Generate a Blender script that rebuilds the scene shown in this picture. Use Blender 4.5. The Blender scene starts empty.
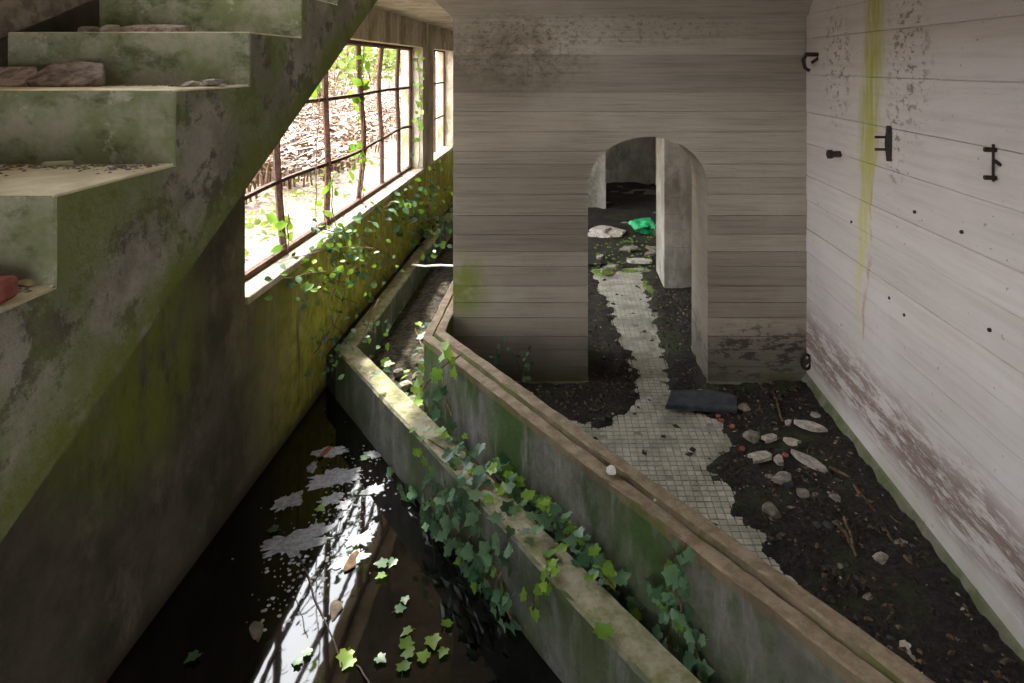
import bpy, bmesh, math, random
import numpy as np
from mathutils import Vector, Matrix, Quaternion, noise as mnoise

# ------------------------------------------------------------------ camera, light, exposure
sc = bpy.context.scene
C = sc.collection
F, VX, VY, H = 640.0, 565.0, 65.0, 2.45        # focal length in pixels, vanishing point, eye height over the tiled floor
cam_d = bpy.data.cameras.new('camera'); cam = bpy.data.objects.new('camera', cam_d); C.objects.link(cam)
cam.location = (0, 0, H); cam.rotation_euler = (math.pi/2, 0, 0)
cam_d.sensor_width = 36; cam_d.lens = 36*F/1024
cam_d.shift_x = (512-VX)/1024; cam_d.shift_y = (VY-341.5)/1024
cam_d.clip_start = .05
sc.camera = cam
sc.view_settings.view_transform = 'Standard'; sc.view_settings.look = 'None'
sc.view_settings.gamma = 1; sc.view_settings.use_curve_mapping = False
sc.view_settings.exposure = 1.4
sc.cycles.use_denoising = True
sc.cycles.max_bounces = 10; sc.cycles.diffuse_bounces = 6
sc.cycles.sample_clamp_indirect = 6
w = bpy.data.worlds.new('sky'); sc.world = w; w.use_nodes = True
bg = w.node_tree.nodes['Background']
bg.inputs[0].default_value = (.95, .97, 1, 1); bg.inputs[1].default_value = 4.6
sd = bpy.data.lights.new('sun_offscreen', 'SUN'); sun = bpy.data.objects.new('sun_offscreen', sd); C.objects.link(sun)
sd.energy = 5.5; sd.angle = math.radians(2.5); sd.color = (1, .93, .8)
SUN = Vector((-.36, .60, .72)).normalized()
sun.rotation_euler = (-SUN).to_track_quat('-Z', 'Y').to_euler(); sun.location = (-8, 16, 12)

# ------------------------------------------------------------------ helpers
rnd = random.Random(7)
U = rnd.uniform
def P(px, py, z=None, y=None, x=None):
    """pixel -> the point of its viewing ray on the plane z=, y= or x="""
    a, b = (px-VX)/F, (py-VY)/F
    if z is not None: t = (H-z)/b
    elif y is not None: t = y
    else: t = x/a
    return Vector((a*t, t, H-b*t))
def link(name, me, mat=None, parent=None, loc=None):
    o = bpy.data.objects.new(name, me); C.objects.link(o)
    if mat and not me.materials: me.materials.append(mat)
    if parent: o.parent = parent
    if loc is not None: o.location = loc
    return o
class MB:
    def __init__(s): s.v = []; s.f = []
    def add(s, vs, fs):
        n = len(s.v); s.v += [tuple(p) for p in vs]; s.f += [tuple(i+n for i in f) for f in fs]
    def box(s, x0, x1, y0, y1, z0, z1):
        s.add([(x, y, z) for z in (z0, z1) for y in (y0, y1) for x in (x0, x1)],
              [(0, 2, 3, 1), (4, 5, 7, 6), (0, 1, 5, 4), (2, 6, 7, 3), (0, 4, 6, 2), (1, 3, 7, 5)])
    def prism(s, poly, fn0, fn1):
        n = len(poly)
        s.add([fn0(p) for p in poly]+[fn1(p) for p in poly],
              [tuple(range(n))[::-1], tuple(range(n, 2*n))]+[(i, (i+1) % n, n+(i+1) % n, n+i) for i in range(n)])
    def tube(s, pts, r, n=6):
        pts = [Vector(p) for p in pts]; vs = []; fs = []
        for i, p in enumerate(pts):
            d = (pts[min(i+1, len(pts)-1)]-pts[max(i-1, 0)]).normalized()
            a = d.orthogonal().normalized() if i == 0 else (a-d*a.dot(d)).normalized()
            b = d.cross(a); rr = r[i] if isinstance(r, (list, tuple)) else r
            vs += [p+(a*math.cos(q)+b*math.sin(q))*rr for q in [k*2*math.pi/n for k in range(n)]]
        for i in range(len(pts)-1):
            for k in range(n):
                fs.append((i*n+k, i*n+(k+1) % n, (i+1)*n+(k+1) % n, (i+1)*n+k))
        fs += [tuple(range(n))[::-1], tuple((len(pts)-1)*n+k for k in range(n))]
        s.add(vs, fs)
    def mesh(s, name, smooth=False, bevel=0, seg=1):
        me = bpy.data.meshes.new(name); me.from_pydata(s.v, [], s.f)
        bm = bmesh.new(); bm.from_mesh(me)
        bmesh.ops.recalc_face_normals(bm, faces=bm.faces)
        if bevel: bmesh.ops.bevel(bm, geom=bm.edges[:], offset=bevel, segments=seg, affect='EDGES', profile=.5, clamp_overlap=True)
        bm.to_mesh(me); bm.free()
        if smooth: me.polygons.foreach_set('use_smooth', [True]*len(me.polygons))
        return me
    def build(s, name, mat, parent=None, smooth=False, bevel=0, seg=1, loc=None):
        return link(name, s.mesh(name, smooth, bevel, seg), mat, parent, loc)
def tag(o, label=None, cat=None, group=None, kind=None):
    if label: o['label'] = label
    if cat: o['category'] = cat
    if group: o['group'] = group
    if kind: o['kind'] = kind
    return o
def empty(name, loc=(0, 0, 0)):
    o = bpy.data.objects.new(name, None); C.objects.link(o); o.location = loc; o.empty_display_size = .1
    return o
def sweep(path, prof, step=None, jit=0):
    """closed profile (u to the right-hand room side, z) along a mitred path"""
    m = MB(); n = len(prof); vs = []; fs = []
    path = [Vector(p) for p in path]
    if step:
        q = []
        for a, b in zip(path, path[1:]):
            k = max(1, int((b-a).length/step)); q += [a.lerp(b, i/k) for i in range(k)]
        path = q+[path[-1]]
    for i, p in enumerate(path):
        d0 = (p-path[i-1]).normalized() if i else (path[1]-p).normalized()
        d1 = (path[i+1]-p).normalized() if i < len(path)-1 else d0
        n0, n1 = Vector((-d0.y, d0.x)), Vector((-d1.y, d1.x))
        mi = (n0+n1).normalized(); mi /= mi.dot(n0)
        for k, (u, z) in enumerate(prof):
            a = Vector((p.x*7+k*.35, p.y*7, k*.4)); j1, j2 = mnoise.fractal(a, .8, 2.2, 3)*jit, mnoise.fractal(a+Vector((9, 4, 2)), .8, 2.2, 3)*jit
            vs.append((p.x+mi.x*(u+j1), p.y+mi.y*(u+j1), z+j2))
    for i in range(len(path)-1):
        fs += [(i*n+k, i*n+(k+1) % n, (i+1)*n+(k+1) % n, (i+1)*n+k) for k in range(n)]
    fs += [tuple(range(n)), tuple((len(path)-1)*n+k for k in range(n))]
    m.add(vs, fs); return m

# ------------------------------------------------------------------ material helpers
class M:
    def __init__(s, name, rough=.9, spec=.3):
        s.m = bpy.data.materials.new(name); s.m.use_nodes = True; s.nt = s.m.node_tree
        s.b = s.nt.nodes['Principled BSDF']; s.b.inputs['Roughness'].default_value = rough
        s.b.inputs['Specular IOR Level'].default_value = spec
        g = s.nt.nodes.new('ShaderNodeNewGeometry'); s.pos = g.outputs['Position']; s.nor = g.outputs['Normal']
        sp = s.n('ShaderNodeSeparateXYZ', {0: s.pos}); s.x, s.y, s.z = sp.outputs
        s.oi = s.nt.nodes.new('ShaderNodeObjectInfo').outputs['Random']
    def n(s, t, ins={}, **pr):
        nd = s.nt.nodes.new(t)
        for k, v in pr.items(): setattr(nd, k, v)
        for k, v in ins.items():
            if isinstance(v, bpy.types.NodeSocket): s.nt.links.new(v, nd.inputs[k])
            else: nd.inputs[k].default_value = v
        return nd
    def noise(s, scale, detail=5, rough=.6, stretch=None, off=(0, 0, 0), dist=0, vec=None):
        v = vec or s.pos
        v = s.n('ShaderNodeMapping', {'Vector': v, 'Scale': stretch or (1, 1, 1), 'Location': off}).outputs[0]
        return s.n('ShaderNodeTexNoise', {'Vector': v, 'Scale': scale, 'Detail': detail, 'Roughness': rough, 'Distortion': dist}).outputs['Fac']
    def rng(s, v, a, b, lo=0., hi=1.):
        return s.n('ShaderNodeMapRange', {0: v, 1: a, 2: b, 3: lo, 4: hi}, interpolation_type='SMOOTHSTEP').outputs[0]
    def ma(s, op, a, b=0., c=0.):
        return s.n('ShaderNodeMath', {0: a, 1: b, 2: c}, operation=op).outputs[0]
    def mul(s, *a):
        r = a[0]
        for q in a[1:]: r = s.ma('MULTIPLY', r, q)
        return r
    def mix(s, f, a, b, mode='MIX'):
        def c(v): return v if isinstance(v, bpy.types.NodeSocket) else (*v, 1)
        nd = s.n('ShaderNodeMix', {0: f, 6: c(a), 7: c(b)}, data_type='RGBA', blend_type=mode)
        return nd.outputs[2]
    def ell(s, cu, cv, su, sv, u, v, inner=.4):
        """soft ellipse mask in two coordinates"""
        a = s.ma('DIVIDE', s.ma('SUBTRACT', u, cu), su); b = s.ma('DIVIDE', s.ma('SUBTRACT', v, cv), sv)
        d = s.ma('SQRT', s.ma('ADD', s.mul(a, a), s.mul(b, b)))
        return s.rng(d, inner, 1, 1, 0)
    def bump(s, h, strength=.4, dist=.02):
        prev = s.b.inputs['Normal'].links[0].from_socket if s.b.inputs['Normal'].links else None
        ins = {'Height': h, 'Strength': strength, 'Distance': dist}
        if prev: ins['Normal'] = prev
        s.nt.links.new(s.n('ShaderNodeBump', ins).outputs[0], s.b.inputs['Normal'])
    def col(s, c):
        if isinstance(c, bpy.types.NodeSocket): s.nt.links.new(c, s.b.inputs['Base Color'])
        else: s.b.inputs['Base Color'].default_value = (*c, 1)
        return s
    def up(s):
        return s.n('ShaderNodeSeparateXYZ', {0: s.nor}).outputs[2]
def L(r, g, b):                                   # sRGB 0-255 -> linear
    return tuple((c/255/12.92 if c <= 10 else ((c/255+.055)/1.055)**2.4) for c in (r, g, b))

def board_wall(name, along, base, dark, light):
    m = M(name)
    st = (.8, .8, 22) if along == 'x' else (.9, .7, 14)
    g = m.noise(2.2, 6, .65, st); g2 = m.noise(9, 4, .6, (.5, .5, 9))
    big = m.noise(1.3, 4, .6); fine = m.noise(70, 3, .6)
    c = m.mix(m.rng(g, .25, .6, .45, 1), dark, base)
    c = m.mix(m.rng(big, .45, .75, 0, .6), c, light)
    tone = m.rng(m.oi, 0, 1, .78 if along == 'x' else .95, 1.12 if along == 'x' else 1.03)
    c = m.mix(1, c, m.n('ShaderNodeCombineColor', {0: tone, 1: tone, 2: tone}).outputs[0], 'MULTIPLY')
    c = m.mix(m.rng(fine, .6, .8, 0, .25), c, dark)
    k = 1. if along == 'x' else .35
    m.bump(g, .35*k, .01); m.bump(g2, .35*k, .01); m.bump(fine, .25, .004)
    return m, c, g

# back wall (arch)
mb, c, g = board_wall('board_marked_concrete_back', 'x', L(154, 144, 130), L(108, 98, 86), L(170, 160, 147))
blot = mb.noise(20, 8, .8, (1, 1, 1.4))
st = mb.mul(mb.ell(-.35, 2.55, .75, .38, mb.x, mb.z), mb.rng(blot, .48, .6))
c = mb.mix(mb.mul(mb.ell(-.4, 2.5, .85, .5, mb.x, mb.z, 0), mb.rng(mb.noise(4, 6, .7), .4, .62), .7), c, L(92, 84, 62))
c = mb.mix(mb.ma('MULTIPLY', st, .6), c, L(78, 66, 44))
st = mb.mul(mb.ell(.3, 2.72, 1.6, .16, mb.x, mb.z), mb.rng(blot, .5, .62))
c = mb.mix(mb.ma('MULTIPLY', st, .7), c, L(104, 82, 50))
damp = mb.mul(mb.rng(mb.ma('ADD', mb.z, mb.ma('MULTIPLY', mb.noise(3, 5), .5)), .35, .75, 1, 0), 1.)
c = mb.mix(mb.ma('MULTIPLY', damp, .55), c, L(88, 84, 80))
peel = mb.mul(mb.ell(1.5, .25, .65, .3, mb.x, mb.z), mb.rng(mb.noise(7, 6, .7, (1, 1, 2.5)), .5, .56))
c = mb.mix(mb.ma('MULTIPLY', peel, .85), c, L(66, 56, 54))
mossb = mb.mul(mb.ell(-.78, .75, .28, .35, mb.x, mb.z, .1), mb.rng(mb.noise(6), .38, .6))
c = mb.mix(mossb, c, L(118, 128, 52))
foot = mb.mul(mb.rng(mb.z, .03, .16, 1, 0), mb.rng(mb.noise(5), .35, .6))
c = mb.mix(mb.ma('MULTIPLY', foot, .8), c, L(84, 88, 52))
mb.col(c); BACK = mb.m

# right wall
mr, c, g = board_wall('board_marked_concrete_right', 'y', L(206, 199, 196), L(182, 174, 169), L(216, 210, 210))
speck = mr.noise(13, 7, .75, (1, 1, 1.6))
for (cy, cz, sy, sz) in ((4.35, 2.45, .32, .6), (3.45, 2.5, .32, .65), (3.6, 2.0, .14, .35)):
    c = mr.mix(mr.mul(mr.ell(cy, cz, sy, sz, mr.y, mr.z, .2), mr.rng(speck, .52, .58), .75), c, L(100, 86, 60))
cy = mr.ma('ADD', mr.ma('MULTIPLY', mr.z, -.13), 4.16)                       # leaning seep line
wob = mr.ma('ADD', cy, mr.ma('MULTIPLY', mr.ma('SUBTRACT', mr.noise(2.4), .5), .22))
dy = mr.ma('ABSOLUTE', mr.ma('SUBTRACT', mr.y, wob))
wid = mr.rng(mr.z, .75, 2.3, .02, .15)
band = mr.rng(mr.ma('ADD', mr.ma('DIVIDE', dy, wid), mr.ma('MULTIPLY', mr.ma('SUBTRACT', mr.noise(12, 5, .7, (1, 1, .5)), .5), 1.1)), .25, 1.15, 1, 0)
band = mr.mul(band, mr.rng(mr.z, .55, .95), mr.rng(mr.noise(10, 5, .65, (1, 3, .35)), .3, .6, .35, 1))
c = mr.mix(mr.ma('MULTIPLY', band, .9), c, mr.mix(mr.rng(mr.z, 1.0, 2.4), L(205, 200, 130), L(168, 166, 40)))
dr = mr.ma('ABSOLUTE', mr.ma('SUBTRACT', mr.y, mr.ma('SUBTRACT', wob, .085)))
c = mr.mix(mr.mul(mr.rng(dr, .006, .024, 1, 0), mr.rng(mr.z, .35, .8), mr.rng(mr.z, 1.6, 2.2, 1, 0), mr.rng(mr.noise(9), .35, .6), .6), c, L(176, 134, 84))
pn = mr.noise(5, 8, .75, (1, .55, 3.2))
pz = mr.ma('ADD', mr.z, mr.ma('MULTIPLY', mr.ma('SUBTRACT', mr.noise(1.5, 3), .5), .25))
pb = mr.mul(mr.rng(pz, .16, .3), mr.rng(pz, .42, .72, 1, 0))
c = mr.mix(mr.mul(pb, mr.rng(pn, .42, .54), .85), c, L(122, 98, 88))
c = mr.mix(mr.mul(pb, mr.rng(pn, .58, .66), .8), c, L(214, 208, 212))
ft = mr.mul(mr.rng(mr.z, .02, .26, 1, 0), mr.rng(mr.noise(3), .35, .6))
c = mr.mix(mr.ma('MULTIPLY', ft, .5), c, L(166, 156, 116))
pits = mr.noise(26, 2, .5); c = mr.mix(mr.rng(pits, .7, .76, 0, .6), c, L(110, 104, 98))
mr.bump(pn, .3, .02); mr.col(c); RIGHT = mr.m

# left wall under the window
ml = M('damp_mossy_plaster')
n1, n2, dr = ml.noise(2, 6, .65), ml.noise(9, 6, .65), ml.noise(7, 5, .6, (1, 1, .12))
c = ml.mix(ml.rng(n1, .3, .7), L(62, 57, 48), L(106, 97, 84))
c = ml.mix(ml.rng(n2, .5, .75, 0, .5), c, L(66, 60, 52))
far = ml.rng(ml.y, 3.9, 5.4)
mossf = ml.mul(far, ml.rng(ml.z, .98, 1.06, 1, 0), ml.rng(dr, .2, .45))
c = ml.mix(mossf, c, ml.mix(ml.rng(n2, .35, .65), L(160, 160, 46), L(214, 208, 96)))
und = ml.ma('SUBTRACT', ml.ma('ADD', ml.ma('MULTIPLY', ml.y, .52), .98), ml.z)       # depth under the stair's soffit line
drip = ml.mul(ml.rng(und, -.1, .05), ml.rng(ml.ma('ADD', und, ml.ma('MULTIPLY', dr, .9)), .55, 1.05, 1, 0), ml.rng(n1, .35, .6))
c = ml.mix(ml.ma('MULTIPLY', drip, .8), c, L(98, 106, 42))
pm = ml.mul(ml.ell(3.0, 1.0, .75, .7, ml.y, ml.z, .3), ml.rng(ml.ma('ADD', ml.noise(5, 6, .7, (1, 1, .5)), ml.ma('MULTIPLY', dr, .4)), .5, .8))
c = ml.mix(ml.ma('MULTIPLY', pm, .95), c, L(112, 122, 44))
c = ml.mix(ml.rng(ml.noise(2.6, 7, .75, (1, 1, .6), off=(3, 1, 7)), .48, .66, 0, .6), c, L(134, 122, 104))
gl = ml.mul(ml.rng(ml.y, 3.6, 4.4), ml.rng(ml.z, .1, .9, .2, 1), ml.rng(dr, .35, .6))
c = ml.mix(ml.ma('MULTIPLY', gl, .7), c, L(104, 108, 40))
c = ml.mix(ml.rng(ml.z, -.24, -.12, .8, 0), c, L(60, 46, 34))
ml.bump(n2, .4, .02); ml.bump(ml.noise(40), .3, .006); ml.col(c); LEFT = ml.m

# stair concrete
ms = M('mossy_stair_concrete')
n1, n2, n3 = ms.noise(3.2, 7, .7), ms.noise(14, 6, .7), ms.noise(60, 3, .6)
c = ms.mix(ms.rng(n1, .35, .65), L(112, 106, 94), L(150, 145, 132))
c = ms.mix(ms.rng(ms.noise(7, 8, .75, off=(3, 1, 2)), .5, .58, 0, .8), c, L(70, 62, 50))
c = ms.mix(ms.rng(ms.noise(4.2, 5, .6, off=(1, 5, 2)), .42, .62, 0, .75), c, L(104, 112, 56))
und = ms.ma('SUBTRACT', ms.z, ms.ma('ADD', ms.ma('MULTIPLY', ms.y, .523), 1.01))    # height over the soffit edge
c = ms.mix(ms.mul(ms.rng(und, .02, .16, 1, 0), ms.rng(n2, .3, .55), .85), c, L(96, 106, 34))
fy = ms.rng(ms.n('ShaderNodeSeparateXYZ', {0: ms.nor}).outputs[1], -.8, -.5, 1, 0)
fc = ms.mix(ms.rng(ms.noise(6, 6, .7, off=(0, 0, 4)), .38, .62), L(130, 126, 108), L(100, 104, 72))
fc = ms.mix(ms.rng(ms.noise(4, 6, .7, (1, 1, 1.6), off=(7, 0, 1)), .5, .64, 0, .85), fc, L(60, 70, 38))
fc = ms.mix(ms.rng(ms.noise(9, 6, .75, off=(2, 8, 1)), .56, .66, 0, .7), fc, L(150, 146, 132))
fc = ms.mix(ms.rng(n2, .6, .72, 0, .6), fc, L(60, 58, 48))
c = ms.mix(fy, c, fc)
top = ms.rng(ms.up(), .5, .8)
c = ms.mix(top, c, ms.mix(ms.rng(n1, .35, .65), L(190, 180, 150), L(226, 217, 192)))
ms.bump(n2, .4, .02); ms.bump(n3, .45, .006); ms.col(c); STAIR = ms.m

def low_wall(name, side_a, side_b, moss, top_a, top_b, k=.5):
    m = M(name)
    n1, n2, n3 = m.noise(2.6, 6, .7), m.noise(11, 6, .7), m.noise(55, 3, .6)
    c = m.mix(m.rng(n1, .35, .65), side_a, side_b)
    c = m.mix(m.rng(m.noise(1.9, 5, .62, (1, 1, .6), off=(2, 3, 0)), .5-.2*k, .62, 0, .9), c, moss)
    c = m.mix(m.rng(m.noise(5, 6, .7, (1, 1, .22), off=(5, 2, 1)), .5, .68, 0, .6), c, tuple(min(1, v*1.25) for v in side_b))
    c = m.mix(m.rng(m.noise(3.5, 7, .75, (1, 1, .5), off=(8, 4, 1)), .52, .66, 0, .7), c, tuple(v*.7 for v in moss))
    c = m.mix(m.rng(n2, .55, .75, 0, .45), c, tuple(v*.45 for v in side_a))
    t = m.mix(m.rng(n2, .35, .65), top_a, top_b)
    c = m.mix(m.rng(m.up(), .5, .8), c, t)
    m.bump(n2, .5, .025); m.bump(n3, .5, .006)
    return m.col(c)
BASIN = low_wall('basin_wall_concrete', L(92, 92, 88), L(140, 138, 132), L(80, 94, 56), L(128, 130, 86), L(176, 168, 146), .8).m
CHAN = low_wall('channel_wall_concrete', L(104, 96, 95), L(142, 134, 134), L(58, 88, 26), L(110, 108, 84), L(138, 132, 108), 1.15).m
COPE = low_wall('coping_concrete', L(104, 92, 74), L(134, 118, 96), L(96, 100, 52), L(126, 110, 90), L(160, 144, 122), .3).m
COPE2 = low_wall('far_ledge_concrete', L(112, 112, 60), L(150, 140, 88), L(110, 120, 40), L(150, 140, 92), L(200, 188, 160), .6).m
CEIL = low_wall('ceiling_concrete', L(170, 162, 146), L(196, 188, 172), L(150, 142, 124), L(180, 170, 150), L(190, 180, 160), .2).m
FRAME = low_wall('window_concrete', L(178, 168, 150), L(206, 196, 178), L(140, 134, 92), L(132, 122, 104), L(168, 158, 138), .35).m
INNER = low_wall('inner_wall_concrete', L(146, 140, 130), L(176, 170, 160), L(130, 126, 112), L(150, 140, 120), L(170, 160, 140), .2).m

def simple(name, a, b, scale=20, rough=.85, bump=.4, spec=.3, rand=.25):
    m = M(name, rough, spec); n = m.noise(scale, 5, .65)
    c = m.mix(m.rng(n, .35, .65), a, b)
    t = m.rng(m.oi, 0, 1, 1-rand, 1+rand*.6)
    c = m.mix(1, c, m.n('ShaderNodeCombineColor', {0: t, 1: t, 2: t}).outputs[0], 'MULTIPLY')
    if bump: m.bump(n, bump, .01)
    return m.col(c).m
mt = M('pale_floor_tile', .6)
c = mt.mix(mt.rng(mt.noise(9), .35, .65), L(168, 165, 153), L(198, 194, 181))
c = mt.mix(mt.rng(mt.noise(3.2, 6, .7), .45, .66, 0, .7), c, L(120, 118, 102))
t = mt.rng(mt.oi, 0, 1, .86, 1.06); c = mt.mix(1, c, mt.n('ShaderNodeCombineColor', {0: t, 1: t, 2: t}).outputs[0], 'MULTIPLY')
TILE = mt.col(c).m
GROUT = simple('floor_screed', L(118, 114, 104), L(146, 142, 130), 14)
md = M('dark_wet_dirt', .75, .4)
n1, n2 = md.noise(5, 7, .7), md.noise(38, 6, .7)
c = md.mix(md.rng(n2, .35, .68), L(18, 16, 14), L(60, 52, 44))
c = md.mix(md.rng(md.noise(2.6, 6, .7), .5, .64, 0, .85), c, L(58, 70, 30))
c = md.mix(md.rng(md.noise(90, 3), .66, .74), c, L(110, 100, 86))
md.bump(n2, 1, .06); md.col(c); DIRT = md.m
SOIL = simple('litter_soil', L(36, 32, 26), L(84, 76, 62), 24, .9, .8)
STONE = simple('grey_rubble', L(120, 114, 106), L(164, 156, 146), 26, .9, .6, rand=.3)
PALE = simple('pale_plaster_chip', L(152, 144, 134), L(196, 188, 178), 26, .9, .4, rand=.12)
RUB = simple('brown_rubble', L(104, 92, 84), L(160, 146, 136), 34, .95, .9, rand=.2)
BRICK = simple('red_brick', L(138, 78, 70), L(164, 102, 92), 30, .9, .4)
SLATE = simple('dark_slab', L(50, 56, 62), L(72, 78, 84), 12, .5, .2)
WOOD = simple('weathered_wood', L(84, 76, 68), L(122, 112, 100), 18, .9, .5)
TWIG = simple('dry_twig', L(86, 68, 50), L(132, 108, 82), 22, .9, .3)
IRON = simple('rusty_iron', L(58, 40, 32), L(96, 66, 50), 40, .85, .5)
DIRON = simple('dark_iron', L(34, 30, 28), L(66, 52, 44), 40, .7, .5)
WIRE = simple('pale_cord', L(200, 196, 188), L(220, 216, 208), 20, .6, 0)
SCUM = simple('grey_scum', L(150, 152, 160), L(196, 198, 206), 40, .5, .5, rand=.2)
GREENP = simple('green_plastic', L(30, 150, 92), L(60, 190, 124), 14, .4, .2)
WHITEP = simple('white_plastic', L(206, 204, 196), L(232, 230, 224), 14, .5, .2)
LITTER = simple('litter_chips', L(72, 52, 38), L(140, 116, 92), 60, .9, .2)
def leafmat(name, a, b, tr=.35):
    m = M(name, .45, .4); n = m.noise(9, 3)
    c = m.mix(m.rng(m.oi, 0, 1), a, b)
    c = m.mix(m.rng(n, .4, .7, 0, .35), c, tuple(v*.55 for v in a))
    m.col(c)
    t = m.nt.nodes.new('ShaderNodeBsdfTranslucent'); m.nt.links.new(m.mix(1, c, (1.25, 1.3, .6), 'MULTIPLY'), t.inputs[0])
    mx = m.n('ShaderNodeMixShader', {0: tr, 1: m.b.outputs[0], 2: t.outputs[0]})
    m.nt.links.new(mx.outputs[0], m.nt.nodes['Material Output'].inputs[0])
    return m.m
IVY = leafmat('ivy_green', L(56, 92, 62), L(112, 146, 108), .12)
YOUNG = leafmat('young_leaf_green', L(104, 146, 44), L(150, 184, 74), .22)
OUTLEAF = leafmat('sunlit_leaf', L(76, 98, 38), L(116, 126, 62), .3)
BRACKEN = leafmat('dead_bracken', L(96, 68, 46), L(140, 104, 74), .2)
mw = M('black_water', .03, .5); mw.col(mw.mix(mw.rng(mw.noise(2.5, 5), .4, .7), L(8, 7, 7), L(20, 17, 14)))
mw.b.inputs['IOR'].default_value = 1.6; mw.bump(mw.noise(5, 2), .02, .02); WATER = mw.m
mo = M('bleached_ground', .95); n = mo.noise(1.4, 7, .7); n2 = mo.noise(16, 6, .7)
c = mo.mix(mo.rng(n, .35, .65), L(150, 134, 118), L(176, 162, 146)); c = mo.mix(mo.rng(n2, .45, .65, 0, .9), c, L(84, 62, 46))
mo.bump(n2, .8, .06); mo.col(c); OUT = mo.m

# ------------------------------------------------------------------ structure
XL, XR, YB, ZC, ZW = -2.0, 1.85, 4.9, 3.05, -.24
def struct(m, name, mat, label=None, cat=None, parent=None, **k):
    o = m.build(name, mat, parent, **k)
    if parent is None: tag(o, label, cat, kind='structure')
    return o
# left wall: solid under the stair, a parapet under the windows, piers, lintel
WT = .3
m = MB()
m.box(XL-WT, XL, -2.7, 4.0, -.7, ZC+.2); m.box(XL-WT, XL, 4.0, 4.1, -.7, .97)
m.box(XL-WT, XL, 4.1, 14, -.7, .97)
WL = struct(m, 'wall_left', LEFT, 'damp mossy left wall between staircase and barred window', 'wall')
m = MB(); m.box(XL-WT, XL+.001, 4.0, 14, 2.70, ZC+.2); struct(m, 'lintel', FRAME, parent=WL)
m = MB(); m.box(XL-WT, XL+.001, 9.0, 9.75, .97, 2.70); struct(m, 'pier', FRAME, parent=WL)
m = MB(); m.box(XL-WT, XL+.001, 11.5, 14, .97, 2.70); struct(m, 'pier', FRAME, parent=WL)
m = MB(); m.box(XL-WT-.04, XL+.025, 4.0, 9.0, .95, 1.0); o = struct(m, 'sill', FRAME, parent=WL, bevel=.006); o['label'] = 'pale concrete window sill'
m = MB(); m.box(XL-WT-.04, XL+.02, 9.75, 11.5, .95, 1.0); struct(m, 'sill', FRAME, parent=WL, bevel=.006)
# right wall with board courses
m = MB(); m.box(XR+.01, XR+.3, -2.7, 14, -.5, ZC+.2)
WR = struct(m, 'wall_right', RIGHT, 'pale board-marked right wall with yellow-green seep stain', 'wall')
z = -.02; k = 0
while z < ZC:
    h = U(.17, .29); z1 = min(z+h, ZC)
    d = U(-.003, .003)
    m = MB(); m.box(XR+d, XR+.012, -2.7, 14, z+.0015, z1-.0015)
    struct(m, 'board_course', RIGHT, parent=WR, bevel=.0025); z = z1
m = MB(); m.prism([(XR-.07, -.02), (XR-.055, .03), (XR-.012, .085), (XR+.01, .11), (XR+.01, -.02)], lambda p: (p[0], .3, p[1]), lambda p: (p[0], YB+.05, p[1]))
o = struct(m, 'base_cove', CHAN, parent=WR); o['label'] = 'green-stained cement cove along the foot of the wall'
# back wall with arched opening
AL, AR, ASP, AT, XB0 = .176, 1.092, 1.50, 1.90, -.857
ac, ar = (AL+AR)/2, (AR-AL)/2
def arch_x(z, side):
    if z <= ASP: return AL if side < 0 else AR
    t = min((z-ASP)/(AT-ASP), 1); return ac+side*ar*max(0, 1-t**2.15)**(1/2.0)
def arch_line(z0, z1, side, n=14):
    zs = [z0+(z1-z0)*(1-(1-i/n)**1.6) for i in range(n+1)]
    return [(arch_x(q, side), q) for q in zs]
ZH = 2.81
YT = 5.52
notch = [(AL, -.3)]+arch_line(ASP, AT, -1, 22)+arch_line(ASP, AT, 1, 22)[::-1][1:]+[(AR, -.3)]
poly = [(XB0, -.3)]+notch+[(XR+.02, -.3), (XR+.02, ZH), (XB0, ZH)]
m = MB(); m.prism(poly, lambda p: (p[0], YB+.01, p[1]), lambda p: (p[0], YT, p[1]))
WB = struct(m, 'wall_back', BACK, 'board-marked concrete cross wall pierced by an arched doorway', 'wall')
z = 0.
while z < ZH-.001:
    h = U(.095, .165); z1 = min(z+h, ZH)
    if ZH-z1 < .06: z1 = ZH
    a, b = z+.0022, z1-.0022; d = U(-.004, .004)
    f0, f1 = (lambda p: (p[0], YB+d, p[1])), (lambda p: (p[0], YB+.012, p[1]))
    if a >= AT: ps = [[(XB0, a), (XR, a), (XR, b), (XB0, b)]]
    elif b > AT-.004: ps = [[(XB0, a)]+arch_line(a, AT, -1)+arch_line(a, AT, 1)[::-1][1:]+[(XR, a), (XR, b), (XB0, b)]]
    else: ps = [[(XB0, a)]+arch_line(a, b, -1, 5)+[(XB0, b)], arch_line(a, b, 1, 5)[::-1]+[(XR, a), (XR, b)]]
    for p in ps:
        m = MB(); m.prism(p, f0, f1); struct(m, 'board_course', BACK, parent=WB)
    z = z1
# haunch above the wall, chamfered to the front and the left
m = MB()
q = .24
m.add([(XB0, YB, ZH), (XR+.02, YB, ZH), (XR+.02, YT, ZH), (XB0, YT, ZH),
       (XB0-q, YB-q, ZC+.01), (XR+.02, YB-q, ZC+.01), (XR+.02, YT+q, ZC+.01), (XB0-q, YT+q, ZC+.01)],
      [(3, 2, 1, 0), (4, 5, 6, 7), (0, 1, 5, 4), (1, 2, 6, 5), (2, 3, 7, 6), (3, 0, 4, 7)])
o = struct(m, 'haunch', BACK, parent=WB)
# small plinths at the foot of the cross wall
for x0, x1 in ((XB0-.01, AL+.012), (AR-.012, XR)):
    m = MB(); m.box(x0, x1, YB-.022, YT+.01, -.1, .03); struct(m, 'foot_plinth', BACK, parent=WB, bevel=.008)
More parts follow.
